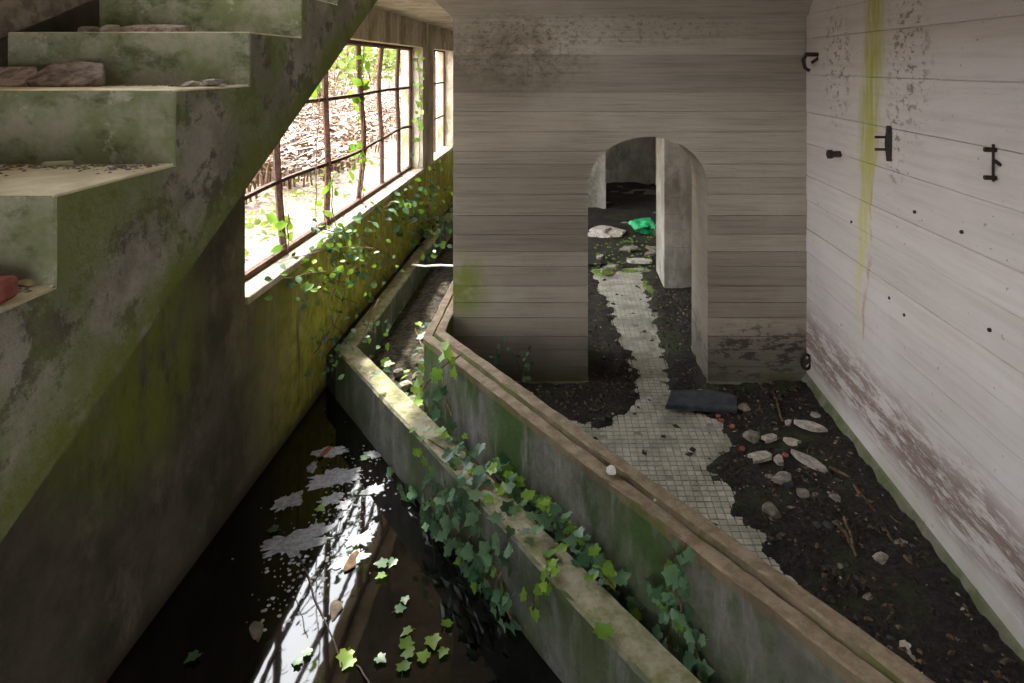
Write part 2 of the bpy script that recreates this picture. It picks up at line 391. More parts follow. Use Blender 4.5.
# second cross wall and pier, far wall
m = MB(); m.box(1.08, XR+.02, 6.97, 7.58, -.3, ZC); W2 = struct(m, 'wall_inner', INNER, 'pale-edged inner cross wall behind the arch', 'wall')
z = 0
while z < ZC-.01:
    z1 = min(z+U(.16, .26), ZC); m = MB(); m.box(1.082, XR, 6.962+U(-.003, .003), 6.975, z+.002, z1-.002); struct(m, 'board_course', INNER, parent=W2); z = z1
m = MB(); m.box(-1.6, .70, 10.9, 11.4, -.3, ZC); struct(m, 'wall_pier', INNER, 'lit concrete pier deep behind the arch, lengthened unseen to shade the far bay', 'pier', bevel=.01)  # visible end is the pier, the hidden length is added to shade the far bay
m = MB(); m.box(XL-.1, XR+.3, 13.2, 13.5, -.3, ZC); struct(m, 'wall_far', INNER, 'dark far wall seen through the arch', 'wall')
m = MB(); m.box(-.5, XR+.3, -2.6, 14, ZC, ZC+.2); m.box(XL-WT, -.5, 4.15, 14, ZC, ZC+.2); m.box(XL-WT, -.5, -2.6, .3, ZC, ZC+.2)
struct(m, 'ceiling', CEIL, 'pale concrete ceiling over the window bay', 'ceiling')

m = MB(); m.box(XL-WT, -.9, -2.8, -2.6, -1, ZC+.2); m.box(1.0, XR+.3, -2.8, -2.6, -1, ZC+.2); m.box(-.9, 1.0, -2.8, -2.6, -1, .8); m.box(-.9, 1.0, -2.8, -2.6, 2.3, ZC+.2)  # unseen wall added to limit the sky light, its opening lights viewer-facing surfaces
struct(m, 'wall_rear', INNER, 'unseen concrete wall behind the viewer, its wide opening added for frontal light', 'wall')
m = MB()                                            # unseen upper storey, added to steer sky light down the stairwell and block sun
m.box(XL-WT, .8, 4.15, 4.35, ZC+.2, 4.8); m.box(XL-WT, .8, .1, .3, ZC+.2, 4.8); m.box(.6, .8, .1, 4.35, ZC+.2, 4.8); m.box(XL-.95, .8, -.6, 5.2, 4.8, 5.0)
struct(m, 'wall_light_hood', INNER, 'unseen concrete storey added above the stairs to shape the daylight', 'wall')
# channel walls (two nested low walls)
pathA = [(-1.85, 9.9), (-1.85, 5.16), (1.0, 1.482)]
bas = sweep(pathA, [(0, -.6), (0, .145), (.012, .16), (.07, .163), (.152, .16), (.16, .15), (.16, -.6)], .06, .004)
struct(bas, 'wall_basin', BASIN, 'low mossy concrete wall bordering the black water, ivy over it', 'wall')
dB = Vector((.702+1.0, 2.305-4.52)).normalized()
endB = (-1.0+dB.x*4.4, 4.52+dB.y*4.4)
pathB = [(-1.0, 9.5), (-1.0, 4.52), endB]
WC = tag(sweep(pathB, [(0.004, -.6), (.004, .49), (.14, .49), (.14, -.6)]).build('wall_channel', CHAN),
         'higher mossy channel wall with brown grooved coping beside the tiled floor', 'wall', kind='structure')
cop = sweep(pathB, [(-.004, .484), (-.004, .525), (.004, .531), (.058, .531), (.064, .512), (.074, .512), (.079, .545), (.086, .55), (.14, .55), (.148, .543), (.148, .484)], .05, .006)
o = cop.build('coping', COPE, WC); o['label'] = 'brown coping with a lengthwise groove'
# floors
def poly_slab(name, pts, z0, z1, mat, label, cat, **k):
    m = MB(); m.prism(pts, lambda p: (p[0], p[1], z0), lambda p: (p[0], p[1], z1)); return struct(m, name, mat, label, cat, **k)
nB = Vector((-dB.y, dB.x))*.07
FL = poly_slab('floor', [(-.93, 13.4), (XR+.02, 13.4), (XR+.02, .7), (endB[0]+nB.x, endB[1]+nB.y), (-.93, 4.52)], -.4, -.004, GROUT, 'tiled floor of the room with pale worn mosaic path', 'floor')
poly_slab('channel_bed', [(-1.75, 10), (-.95, 10), (-.95, 4.56), (1.2, 1.77), (.9, 1.7), (-1.75, 5.14)], -.5, -.10, SOIL, 'dark debris-covered bed between the two low walls', 'channel')
poly_slab('gutter_bed', [(XL, 10), (-1.84, 10), (-1.84, 5.16), (XL, 5.36)], -.5, .02, SOIL, 'narrow soil gutter under the window wall', 'gutter')
poly_slab('floor_far', [(XL, 14), (-.92, 14), (-.92, 9.8), (XL, 9.8)], -.5, -.006, SOIL, 'earth floor beyond the second window', 'floor')
m = MB(); m.box(XL-.3, XR+.3, -2.7, 14, -1.0, -.62); struct(m, 'basin_bottom', SOIL, 'dark bottom of the flooded basin', 'basin')
m = MB(); m.add([(XL-.002, -2.6, ZW), (XR+.002, -2.6, ZW), (XR+.002, .45, ZW), (1.02, 1.48, ZW), (-1.82, 5.15, ZW), (XL-.002, 5.38, ZW)], [(0, 1, 2, 3, 4, 5)])
tag(m.build('water', WATER), 'black still water in the basin reflecting the window', 'water', kind='stuff')

# ------------------------------------------------------------------ tiles and dirt
tile_px = [(590, 270), (597, 283), (611, 310), (624, 345), (638, 375), (640, 398), (622, 418), (600, 428), (570, 420), (540, 440), (640, 540), (760, 600), (800, 590),
           (775, 560), (748, 527), (738, 505), (722, 488), (706, 470), (704, 462), (735, 446), (727, 436), (716, 431), (728, 424), (700, 414), (682, 408), (672, 396), (664, 360), (656, 325), (648, 300), (642, 280), (650, 262)]
TP = np.array([[P(x, y, z=0).x, P(x, y, z=0).y] for x, y in tile_px])
def sdist(pts):
    """signed distance to the worn-clear patch, positive outside"""
    pts = np.asarray(pts, float); d = np.full(len(pts), 1e9); inside = np.zeros(len(pts), bool)
    for i in range(len(TP)):
        a, b = TP[i], TP[(i+1) % len(TP)]; e = b-a
        t = np.clip(((pts-a)@e)/(e@e), 0, 1); q = a+t[:, None]*e
        d = np.minimum(d, np.hypot(*(pts-q).T))
        cr = ((a[1] > pts[:, 1]) != (b[1] > pts[:, 1])) & (pts[:, 0] < (b[0]-a[0])*(pts[:, 1]-a[1])/((b[1]-a[1]) or 1e-9)+a[0])
        inside ^= cr
    return np.where(inside, -d, d)
def rightB(x, y): return (x+1.0)*(-dB.y)+(y-4.52)*dB.x       # distance right of the channel wall's left face
T = .046
cells = []
gx, gy = np.meshgrid(np.arange(-.9, 1.8, T), np.arange(2.0, 7.9, T))
cc = np.stack([gx.ravel(), gy.ravel()], 1); sdv = sdist(cc)
for (x, y), s in zip(cc, sdv):
    if s < .07 and rightB(x, y) > .1 and rnd.random() > .012: cells.append((x, y))
cells.sort(key=lambda p: p[1])
def tile_geo(mbuf, x, y, z):
    h = T/2-.0015; i = h-.002
    mbuf.add([(x-h, y-h, z-.008), (x+h, y-h, z-.008), (x+h, y+h, z-.008), (x-h, y+h, z-.008), (x-i, y-i, z), (x+i, y-i, z), (x+i, y+i, z), (x-i, y+i, z)],
             [(4, 5, 6, 7), (0, 1, 5, 4), (1, 2, 6, 5), (2, 3, 7, 6), (3, 0, 4, 7)])
tm = MB(); tile_geo(tm, 0, 0, 0); tme = tm.mesh('tile'); tme.materials.append(TILE)
vis = [p for p in cells if rightB(*p) > .2+.0*p[0] and sdist([p])[0] < .0]
near = set(vis[:300]); rest = MB()
for p in cells:
    z = .002+U(-.001, .001)
    if p in near:
        o = link('tile', tme, None, FL, (p[0], p[1], z))
        o.rotation_euler = (U(-.02, .02), U(-.02, .02), U(-.02, .02))
    else: tile_geo(rest, p[0], p[1], z)
tag(rest.build('tile_field', TILE, FL), 'small pale square tiles', kind='stuff')
# dirt heightfield
def heightfield(name, x0, x1, y0, y1, step, hf, mat, keep=lambda x, y: True, smooth=True):
    nx, ny = int((x1-x0)/step)+1, int((y1-y0)/step)+1
    xs, ys = np.linspace(x0, x1, nx), np.linspace(y0, y1, ny)
    gx, gy = np.meshgrid(xs, ys); z = hf(gx, gy)
    v = np.stack([gx.ravel(), gy.ravel(), z.ravel()], 1)
    f = [(j*nx+i, j*nx+i+1, (j+1)*nx+i+1, (j+1)*nx+i) for j in range(ny-1) for i in range(nx-1) if keep((xs[i]+xs[i+1])/2, (ys[j]+ys[j+1])/2)]
    me = bpy.data.meshes.new(name); me.from_pydata(v.tolist(), [], f)
    if smooth: me.polygons.foreach_set('use_smooth', [True]*len(me.polygons))
    return link(name, me, mat)
def fnoise(gx, gy, s, oct=4, seed=0):
    return np.array([mnoise.fractal(Vector((x*s+seed, y*s, seed*.7)), .9, 2.1, oct) for x, y in zip(gx.ravel(), gy.ravel())]).reshape(gx.shape)
def dirt_h(gx, gy):
    s = sdist(np.stack([gx.ravel(), gy.ravel()], 1)).reshape(gx.shape)
    e = s+fnoise(gx, gy, 7, 5, 3)*.07
    h = np.clip(e*.35, -.02, .022)+np.where(e > 0, fnoise(gx, gy, 9, 5, 8)*.016, 0)
    edge = np.clip((gx-1.3)*.05, 0, .03)+np.clip((4.2-gy)*.012, 0, .03)
    return h+np.where(e > .04, edge, 0)+.002
def dirt_keep(x, y):
    return rightB(x, y) > .132 and x > -.86 and not (YB-.015 < y < YT and (x < AL or x > AR)) and not (6.97 < y < 7.58 and x > 1.09)
DT = heightfield('dirt', -.95, XR-.012, 1.3, 7.72, .024, dirt_h, DIRT, dirt_keep)
tag(DT, 'dark damp dirt and rubble silt spread over the tiles', 'dirt', kind='stuff')
def far_h(gx, gy): return .02+fnoise(gx, gy, 1.7, 5, 5)*.05
o = heightfield('dirt_mound', -.855, XR-.005, 7.7, 13.21, .07, far_h, DIRT, lambda x, y: not (x < .66 and 10.94 < y < 11.36)); tag(o, 'dark uneven earth behind the arch', 'dirt', kind='stuff')

# ------------------------------------------------------------------ staircase
SX, SX0 = -1.0, -1.77
ST = tag(empty('staircase', (SX, 1.2, 0)), 'mossy concrete staircase rising over the black water', 'staircase')
nos = [(1.255-.387*1, 2.015), (1.255, 2.195), (1.641, 2.386), (2.03, 2.555), (2.43, 2.716), (2.82, 2.885), (3.21, 3.05)]
def soff(y): return H+.347-(3.42-y)*.523
def part(mbuf, name, mat, parent, **k):
    off = parent.location
    mbuf.v = [(x-off.x, y-off.y, z-off.z) for x, y, z in mbuf.v]
    return mbuf.build(name, mat, parent, **k)
nos = [(.48, 1.84), (.09, 1.66)][::-1]+nos
zig = []
for i, (y, z) in enumerate(nos):
    y1 = nos[i+1][0] if i+1 < len(nos) else y+.4
    lo = lambda yy: min(soff(yy)+.12, z-.17)
    m = MB()
    m.prism([(y, z), (y1+.02, z), (y1+.02, lo(y1)), (y, lo(y))], lambda p: (SX0, p[0], p[1]), lambda p: (SX-.004, p[0], p[1]))
    part(m, 'step', STAIR, ST, bevel=.005, seg=2)
    zig += [(y+.0008, z-.0008 if i else z-.1), (y1+.0008, z-.0008)] if i else [(y, z-.0008), (y1+.0008, z-.0008)]
m = MB()
m.prism([(.09, soff(.09))]+zig+[(3.61, soff(3.61))], lambda p: (SX-.05, p[0], p[1]), lambda p: (SX, p[0], p[1]))
o = part(m, 'stringer', STAIR, ST, bevel=.004); o['label'] = 'stained closed side of the stairs'
m = MB()
m.prism([(.05, soff(.05)), (3.62, soff(3.62)), (3.62, soff(3.62)+.2), (.05, soff(.05)+.2)], lambda p: (SX0+.001, p[0], p[1]), lambda p: (SX-.0015, p[0], p[1]))
o = part(m, 'waist_slab', STAIR, ST); o['label'] = 'sloping slab with a bright moss line on its lower edge'
m = MB(); a, b = (1.2, 2.17), (3.4, 3.06)
m.prism([(a[0], a[1]+.02), (b[0], b[1]+.02), (b[0], b[1]+.17), (a[0], a[1]+.17)], lambda p: (-1.93, p[0], p[1]), lambda p: (-1.80, p[0], p[1]))
tag(m.build('stair_beam', WOOD, bevel=.006), 'dark sloping beam along the wall side of the stairs', 'beam', )

# ------------------------------------------------------------------ windows
XF = -2.165
W1 = tag(empty('window_1', (XF, 6.5, 1.0)), 'rusty iron window grid with bent bars and no panes', 'window', kind='structure')
def wpart(mb_, name, parent=W1, mat=IRON): return part(mb_, name, mat, parent)
ybars = [4.06, 4.94, 5.84, 6.76, 7.65, 8.40, 8.97]
zr = [1.0, 1.55, 2.14, 2.70]
def bow(y, z):                                     # the grid has been pushed out of shape
    t = (z-1.0)/1.7; a = math.exp(-((y-7.3)/1.7)**2)
    return XF+.05*math.sin(math.pi*t)*math.sin(2.2*y)-.02*a, y+.10*a*math.sin(math.pi*t)*math.sin(5*t+.4)+.05*math.sin(math.pi*t)*math.cos(1.7*y)
for i, y in enumerate(ybars):
    pts = []
    for k in range(13):
        z = 1.0+1.7*k/12; bx, by = bow(y, z) if 0 < i < len(ybars)-1 else (XF, y)
        pts.append((bx, by, z))
    m = MB(); m.tube(pts, .029 if 0 < i < 6 else .026, 5); wpart(m, 'bar')
for z in zr:
    pts = []
    for k in range(25):
        y = 4.04+4.94*k/24
        up = .06*math.exp(-((y-8.6)/.5)**2) if z == 1.55 else 0
        bx, by = bow(y, z) if z in (1.55, 2.14) else (XF, y)
        e = min(1, (y-4.0)*2, (9.0-y)*2); pts.append((XF+(bx-XF)*e, y, z+up-(.02 if z == 2.7 else -.02 if z == 1.0 else 0)))
    m = MB(); m.tube(pts, .021 if z not in (1.0, 2.70) else .03, 5); wpart(m, 'rail' if z not in (1.0, 2.70) else 'frame')
W2n = tag(empty('window_2', (XF, 10.6, 1.0)), 'narrow glimpse of a second unglazed window past the pier', 'window', kind='structure')
for y in (9.8, 10.65, 11.47):
    m = MB(); m.tube([(XF, y, 1.0), (XF, y, 2.7)], .02, 5); wpart(m, 'bar', W2n)
for z in (1.55, 2.14, 2.69):
    m = MB(); m.tube([(XF, 9.76, z), (XF, 11.48, z)], .016, 5); wpart(m, 'rail', W2n)

# ------------------------------------------------------------------ foliage
HALF = [(.0, .0), (.20, -.16), (.46, -.02), (.40, .22), (.56, .46), (.28, .56), (.14, .82), (0, 1.0)]
def leaf_data(half=HALF, fold=.16, droop=.12):
    r = [(x, y, abs(x)*fold-y*y*droop) for x, y in half]; l = [(-x, y, z) for x, y, z in r[1:-1]][::-1]
    out = r+l; vs = [(0, .34, -.03)]+out; n = len(out)
    return vs, [(0, 1+i, 1+(i+1) % n) for i in range(n)]
OVATE = [(0, 0), (.22, .12), (.34, .38), (.26, .68), (0, 1.0)]
IV, IFc = leaf_data(); OV, OFc = leaf_data(OVATE, .2, .2)
def leafmesh(name, vs, fs, mat, pet=True):
    m = MB(); m.add([(x, y-.05, z) for x, y, z in vs], fs)
    if pet: m.tube([(0, 0, 0), (0, -.25, -.06), (0, -.5, -.2)], .018, 3)
    me = m.mesh(name, smooth=True); me.materials.append(mat); return me
ivy_me, young_me, ov_me = leafmesh('ivy_leaf', IV, IFc, IVY), leafmesh('young_ivy_leaf', IV, IFc, YOUNG), leafmesh('small_leaf', OV, OFc, YOUNG)
ovd_me = leafmesh('small_dark_leaf', OV, OFc, IVY)
def orient(nrm, spin, tilt=.45):
    nrm = Vector(nrm).normalized()+Vector((U(-1, 1), U(-1, 1), U(-1, 1)))*tilt
    q = nrm.normalized().to_track_quat('Z', 'Y')
    return q @ Quaternion((0, 0, 1), spin)
def add_leaf(root, me, p, nrm, size, spin=None, tilt=.45):
    o = bpy.data.objects.new('leaf', me); C.objects.link(o); o.parent = root
    o.location = Vector(p)-root.location; o.rotation_mode = 'QUATERNION'
    o.rotation_quaternion = orient(nrm, U(0, 6.28) if spin is None else spin, tilt)
    o.scale = (size*U(.85, 1.1), size, size); return o
def stem(root, pts, r=.006, name='stem', mat=TWIG):
    m = MB(); m.tube(pts, r, 4); return part(m, name, mat, root)
def smooth_path(pts, n=8, j=.02):
    out = []
    pts = [Vector(p) for p in pts]
    for i in range(len(pts)-1):
        for k in range(n):
            out.append(pts[i].lerp(pts[i+1], k/n)+Vector((U(-j, j), U(-j, j), U(-j, j))))
    return out+[pts[-1]]
nA = Vector((-.79, -.612, 0))                      # outward normal of the basin wall's water side
def onA(px, py):                                   # pixel -> water-side face of the basin wall, or its top
    a, b = (px-VX)/F, (py-VY)/F
    y = 1.698/(.79*a+.612); z = H-b*y
    if z > .16:
        p = P(px, py, z=.165); over = .79*p.x+.612*p.y-1.90
        if over > 0: p -= Vector((.79, .612, 0))*over            # never into the channel wall
        return p, Vector((0, 0, 1))
    return Vector((a*y, y, z))+nA*.01, nA
def onB(px, py):
    a, b = (px-VX)/F, (py-VY)/F
    y = 1.966/(.79*a+.612); return Vector((a*y, y, max(H-b*y, -.08)))+nA*.016, nA
# ivy over the basin wall
iv = tag(empty('ivy', (-.35, 3.3, .16)), 'dense dark green ivy spilling over the low wall into the water', 'ivy')
top_px = [(428, 440), (452, 455), (478, 466), (505, 486), (528, 500), (552, 520), (575, 545), (600, 565)]
hang = [[(455, 470), (440, 490), (425, 505), (412, 520)], [(470, 480), (450, 510), (430, 530), (410, 495)], [(490, 500), (470, 540), (462, 575), (470, 605)],
        [(505, 520), (490, 560), (485, 600), (500, 615)], [(520, 530), (500, 580), (515, 620)], [(480, 500), (455, 540), (440, 525)]]
def trail(root, line, n, me_pick, size, fn, jit=9, off=.035, tilt=.45, stems=True):
    pts = []
    for i in range(n):
        t = i/(n-1)*(len(line)-1); k = min(int(t), len(line)-2); u = t-k
        x = line[k][0]*(1-u)+line[k+1][0]*u+rnd.gauss(0, jit); y = line[k][1]*(1-u)+line[k+1][1]*u+rnd.gauss(0, jit)
        p, nr = fn(x, y); p = p+nr*U(.0, off)
        if p.z < ZW+.01: p.z = ZW+.015
        add_leaf(root, me_pick(), p, nr+Vector((-.15, -.35, .45)), U(*size), None, tilt)
    if stems: stem(root, smooth_path([fn(x, y)[0]+fn(x, y)[1]*.008 for x, y in line], 3, .008), .005)
pick = lambda f: (lambda: young_me if rnd.random() < f else ivy_me)
trail(iv, top_px, 100, pick(.25), (.035, .07), onA, 10, .07)
trail(iv, [(500, 470), (535, 500), (560, 520), (590, 560), (615, 590)], 50, pick(.4), (.035, .075), onA, 9, .10)
for h in hang: trail(iv, h, 25, pick(.05), (.045, .08), onA, 9, .05)
sp = tag(empty('ivy_sprig', P(545, 565, z=.17)), 'bright yellow-green ivy sprig trailing down the low wall face', 'ivy')
trail(sp, [(545, 555), (550, 575), (543, 590), (536, 608)], 14, lambda: young_me, (.04, .065), onA, 4, .03)
# ivy on the channel wall
ib = tag(empty('ivy_climber', P(700, 660, z=.0)), 'ivy climbing the green face of the grooved channel wall', 'ivy')
for ln, n in (([(678, 548), (685, 566), (680, 590), (690, 620), (700, 650), (716, 683)], 30), ([(662, 590), (680, 605), (672, 640), (690, 670)], 22)):
    trail(ib, ln, n, pick(.05), (.035, .065), onB, 5, .04)
ic = tag(empty('ivy_tuft', P(600, 590, z=.0)), 'ivy growing in the narrow gap between the low walls', 'ivy')
trail(ic, [(560, 530), (585, 560), (605, 580), (625, 605), (640, 630)], 34, pick(.15), (.04, .07), onB, 8, .05)
# sprigs near the bend of the channel wall
def onC(px, py):                                   # the bed between the walls, else the wall that is met first
    p = P(px, py, z=-.04); q = .79*p.x+.612*p.y
    if q < 1.87: return P(px, py, z=.168), Vector((0, 0, 1))
    if q > 1.95 and p.x > -1.02: return onB(px, py)
    return p, Vector((0, 0, 1))
id_ = tag(empty('bramble', P(425, 400, z=-.05)), 'bramble shoots filling the far end of the channel between low walls', 'bramble')
for ln, n, f in (([(375, 372), (395, 392), (410, 412), (430, 428)], 26, .4), ([(415, 330), (425, 360), (440, 385), (455, 415)], 22, .3), ([(440, 430), (470, 450), (500, 480)], 20, .3)):
    trail(id_, ln, n, pick(f), (.05, .08), onC, 8, .12)
ie = tag(empty('bramble_sprig', P(440, 365, z=.2)), 'yellow-green sprig leaning over the bend of the grooved coping', 'bramble')
trail(ie, [(425, 390), (440, 372), (452, 362), (466, 352)], 14, lambda: young_me, (.06, .09), onB, 6, .08)
if_ = tag(empty('fern_sprig', (-.42, YB-.03, .02)), 'small dark sprig at the foot of the cross wall', 'plant')
def onW(px, py): return P(px, py, y=YB-.03), Vector((0, -1, .3))
for ln in ([(523, 378), (525, 360), (530, 345)], [(523, 378), (518, 362), (512, 352)], [(494, 360), (497, 350), (500, 345)]):
    trail(if_, ln, 9, lambda: ovd_me, (.03, .05), onW, 4, .03)
# leafy trailing plants on the window wall
def wallplant(name, label, specs, cat='plant', x0=XL+.02, spread=.16, size=(.035, .065), f=.55, base=None):
    r = tag(empty(name, base or P(specs[0][0], specs[0][1], x=x0)), label, cat)
    for cx, cy, sx, sy, n in specs:
        anchor = P(cx, cy, x=x0+.01)
        for _ in range(n):
            lx, ly = cx+rnd.gauss(0, sx), cy+rnd.gauss(0, sy); p = P(lx, ly, x=x0+.01)
            if p.y > 5.15 and p.z < .22: p = P(lx, ly, z=U(.18, .27))       # low ones lie over the gutter and the ledge
            else: p.x += abs(rnd.gauss(0, spread))
            if p.z < ZW+.02: p.z = ZW+.02
            add_leaf(r, ov_me if rnd.random() < f else ovd_me, p, (.5, -.4, .6), U(*size), None, .6)
        for _ in range(max(2, n//12)):
            lx, ly = cx+rnd.gauss(0, sx), cy+rnd.gauss(0, sy); q = P(lx, ly, x=x0+.01)
            if q.y > 5.15 and q.z < .22: q = P(lx, ly, z=.2)
            else: q.x += abs(rnd.gauss(0, spread*.8))
            if anchor.y > 5.15 and anchor.z < .22: anchor = P(cx, cy, z=.18)
            stem(r, smooth_path([anchor+Vector((.01, U(-.3, .3), U(.0, .25))), q], 4, .012), .004)
    return r
wallplant('trailing_plant', 'bright leafy creeper spilling over the window sill', [(300, 275, 22, 16, 60), (330, 250, 22, 16, 70), (352, 262, 18, 18, 50), (335, 285, 14, 12, 30), (318, 235, 16, 8, 30)])
wallplant('creeper', 'leafy creeper growing from the gutter near the pier', [(400, 205, 18, 12, 50), (425, 192, 12, 14, 40), (415, 225, 16, 10, 40), (440, 225, 8, 8, 25), (430, 245, 10, 8, 25)], size=(.06, .1), f=.4)
wallplant('creeper', 'thin dark creeper hanging low on the damp wall above the water', [(335, 330, 12, 18, 30), (325, 350, 12, 14, 20), (372, 330, 10, 12, 20)], f=.3, size=(.035, .06))
cv = tag(empty('climbing_vine', (XF, 6.76, 1.0)), 'green vine climbing the bent iron window bars', 'vine')
for y, a, b, n in ((6.76, 1.9, 2.65, 26), (6.70, 1.35, 1.6, 14), (5.84, 1.05, 1.4, 8), (5.5, 2.15, 2.6, 10), (4.9, 1.05, 1.3, 8)):
    for _ in range(n):
        z = U(a, b); add_leaf(cv, ov_me, (XF+U(-.06, .06), y+rnd.gauss(0, .09), z), (.8, -.5, .3), U(.07, .12), None, .6)
    stem(cv, smooth_path([(XF+.03, y, 1.0), (XF+.03, y, (a+1)/2), (XF+.03, y+.04, b)], 5, .015), .005)
cv2 = tag(empty('climbing_vine', (XL, 9.1, 1.0)), 'thin vine on the pale pier beside the window', 'vine')
for _ in range(26):
    add_leaf(cv2, ov_me, (XL-.03+U(-.1, .06), 9.0-U(.01, .06), U(1.3, 2.6)), (.2, -1, .2), U(.06, .1), None, .5)
stem(cv2, smooth_path([(XL-.05, 8.98, 1.0), (XL-.02, 8.97, 1.8), (XL-.06, 8.98, 2.6)], 6, .02), .006)
# leaves floating on the water
for (px, py, yg, s) in [(347, 655, 1, .1), (352, 662, 1, .08), (405, 650, 1, .09), (412, 655, 1, .08), (432, 640, 1, .1), (446, 628, 1, .08), (403, 672, 1, .09), (426, 661, 1, .08), (445, 652, 1, .07), (410, 632, 1, .07),
                        (197, 657, 0, .08), (385, 566, 0, .09), (394, 562, 0, .07), (384, 577, 1, .07), (397, 612, 0, .07), (276, 531, 0, .08), (378, 660, 0, .07), (405, 600, 0, .06), (300, 664, 0, .06), (318, 510, 1, .08), (362, 460, 0, .08), (310, 655, 0, .06)]:
    me = young_me if yg else ivy_me
    o = link('floating_leaf', me, None, None, P(px, py, z=ZW)+Vector((0, 0, .012))); o.rotation_euler = (U(-.15, .15), U(-.15, .15), U(0, 6.28)); o.scale = (s*.75,)*3
    tag(o, 'yellow-green leaf floating on the black water' if yg else 'dull dark green leaf floating on the black water', 'leaf', 'floating yellow-green leaves' if yg else 'floating dark leaves')

# ------------------------------------------------------------------ rubble, scum, twigs
def blob_mesh(name, seed, flat=.6, mat=STONE, sub=2, rough=.35):
    bm = bmesh.new(); bmesh.ops.create_icosphere(bm, subdivisions=sub, radius=.5)
    for v in bm.verts:
        q = mnoise.noise(v.co*1.7+Vector((seed*3.1, seed, 0)))+.5*mnoise.noise(v.co*4+Vector((seed, 0, seed*2)))
        v.co *= 1+q*rough*1.6
        for ax in (Vector((1, .3*math.sin(seed), 0)), Vector((-.4, 1, .2)), Vector((0, 0, 1)), Vector((-1, -.6, .3*math.cos(seed)))):
            ax.normalize(); d = v.co.dot(ax)
            if d > .36: v.co -= ax*(d-.36)*.85
        v.co.z *= flat
    me = bpy.data.meshes.new(name); bm.to_mesh(me); bm.free(); me.materials.append(mat); return me
def slab_mesh(name, seed, n, th, mat, jag=.25, asp=1.):
    r = random.Random(seed); m = MB(); p = []
    for i in range(n):
        a = i/n*6.283+r.uniform(-.2, .2); q = .5*(1+r.uniform(-jag, jag)); p.append((math.cos(a)*q, math.sin(a)*q*asp))
    m.prism(p, lambda q: (q[0]*1.03, q[1]*1.03, 0), lambda q: (q[0], q[1], th+.15*th*math.sin(q[0]*9+q[1]*7)))
    me = m.mesh(name, bevel=min(.02, th*.1)); me.materials.append(mat); return me
def scum_mesh(name, seed, n=56, th=.012):
    m = MB(); p = []
    for i in range(n):
        a = i/n*6.283; d = Vector((math.cos(a), math.sin(a), seed*1.7))
        q = .5*(1+.5*mnoise.noise(d*1.6)+.45*mnoise.noise(d*4.5)+.3*mnoise.noise(d*11)); p.append((d.x*q, d.y*q))
    n = len(p); m.add([(0, 0, th)]+[(q[0], q[1], th*.8) for q in p]+[(q[0]*1.03, q[1]*1.03, -.004) for q in p], [(0, 1+i, 1+(i+1) % n) for i in range(n)]+[(1+i, 1+n+i, 1+n+(i+1) % n, 1+(i+1) % n) for i in range(n)])
    me = m.mesh(name); me.materials.append(SCUM); return me
def put(name, me, p, s, rz=None, label='', cat='stone', group=None, rx=0, ry=0):
    o = link(name, me, None, None, p); o.scale = s if isinstance(s, tuple) else (s,)*3
    o.rotation_euler = (rx, ry, U(0, 6.28) if rz is None else rz); return tag(o, label, cat, group)
stones = [blob_mesh('stone_shape', i, .65, STONE) for i in range(4)]
chips = [slab_mesh('chip_shape', i+20, 8, .22, PALE, .4, .6) for i in range(3)]
def fl(px, py, dz=.03): return P(px, py, z=.03)+Vector((0, 0, dz-.03))
for px, py, s in ((816, 417, .08), (752, 437, .1), (744, 408, .08), (835, 500, .07), (803, 494, .07), (700, 392, .05), (880, 560, .09), (900, 545, .07), (945, 660, .08), (870, 600, .06), (965, 668, .06), (830, 430, .05), (860, 455, .06)):
    put('rubble_stone', stones[rnd.randrange(4)], fl(px, py, .035), (s*1.2, s, s), None, 'small grey rubble stone lying in the dark dirt', 'stone', 'rubble stones in the dirt')
for _ in range(34):
    t = rnd.random(); px, py = U(735, 800)+150*t, U(395, 470)+190*t
    if P(px, py, z=0).x > XR-.1 or sdist([(P(px, py, z=0).x, P(px, py, z=0).y)])[0] < .05: continue
    s = U(.025, .06)
    put('clod', blob_mesh('clod_shape', rnd.randrange(40), .5, RUB if rnd.random() < .5 else SLATE, 1), fl(px, py, .035), (s*1.4, s, s), None, 'small dark clod half sunk in the dirt', 'clod', 'clods in the dirt')
put('stone', stones[1], fl(770, 512, .04), (.09, .13, .09), .3, 'upright egg-shaped pale stone beside the clear tile path', 'stone')
put('stone', stones[2], fl(782, 480, .04), (.15, .1, .09), .4, 'flat tan stone between the plaster shards and tile path', 'stone')
for i, (px, py, s, rz) in enumerate(((761, 459, .14, .2), (780, 462, .1, 1.4), (790, 443, .11, -.6), (770, 440, .1, .3), (789, 425, .08, 1.), (930, 640, .1, .5), (908, 655, .09, 1.2))):
    put('plaster_chip', chips[i % 3], fl(px, py, .03), (s, s, .1), rz, 'pale plaster chip lying on the dark dirt', 'plaster chip', 'plaster chips in the dirt')
lng = slab_mesh('shard_shape', 5, 9, .18, PALE, .2, .32)
put('plaster_shard', lng, fl(808, 464, .035), (.24, .22, .14), -.95, 'long pale plaster shard near the right wall', 'plaster shard')
put('plaster_shard', lng, fl(810, 430, .04), (.2, .22, .16), -.5, 'short tan plaster shard beside the right wall foot', 'plaster shard')
for i, (px, py) in enumerate(((718, 417), (732, 427), (775, 424), (742, 449), (722, 421), (785, 455))):
    put('brick_chip', slab_mesh('brick_chip_shape', 40+i, 6, .3, BRICK, .3), fl(px, py, .025), (.045, .035, .05), None, 'tiny red brick chip among the dark dirt', 'brick chip', 'red brick chips')
m = MB(); m.prism([(-.26, -.09), (.24, -.12), (.27, .05), (.1, .12), (-.2, .1)], lambda p: (p[0], p[1], 0), lambda p: (p[0]*.98, p[1]*.98, .035))
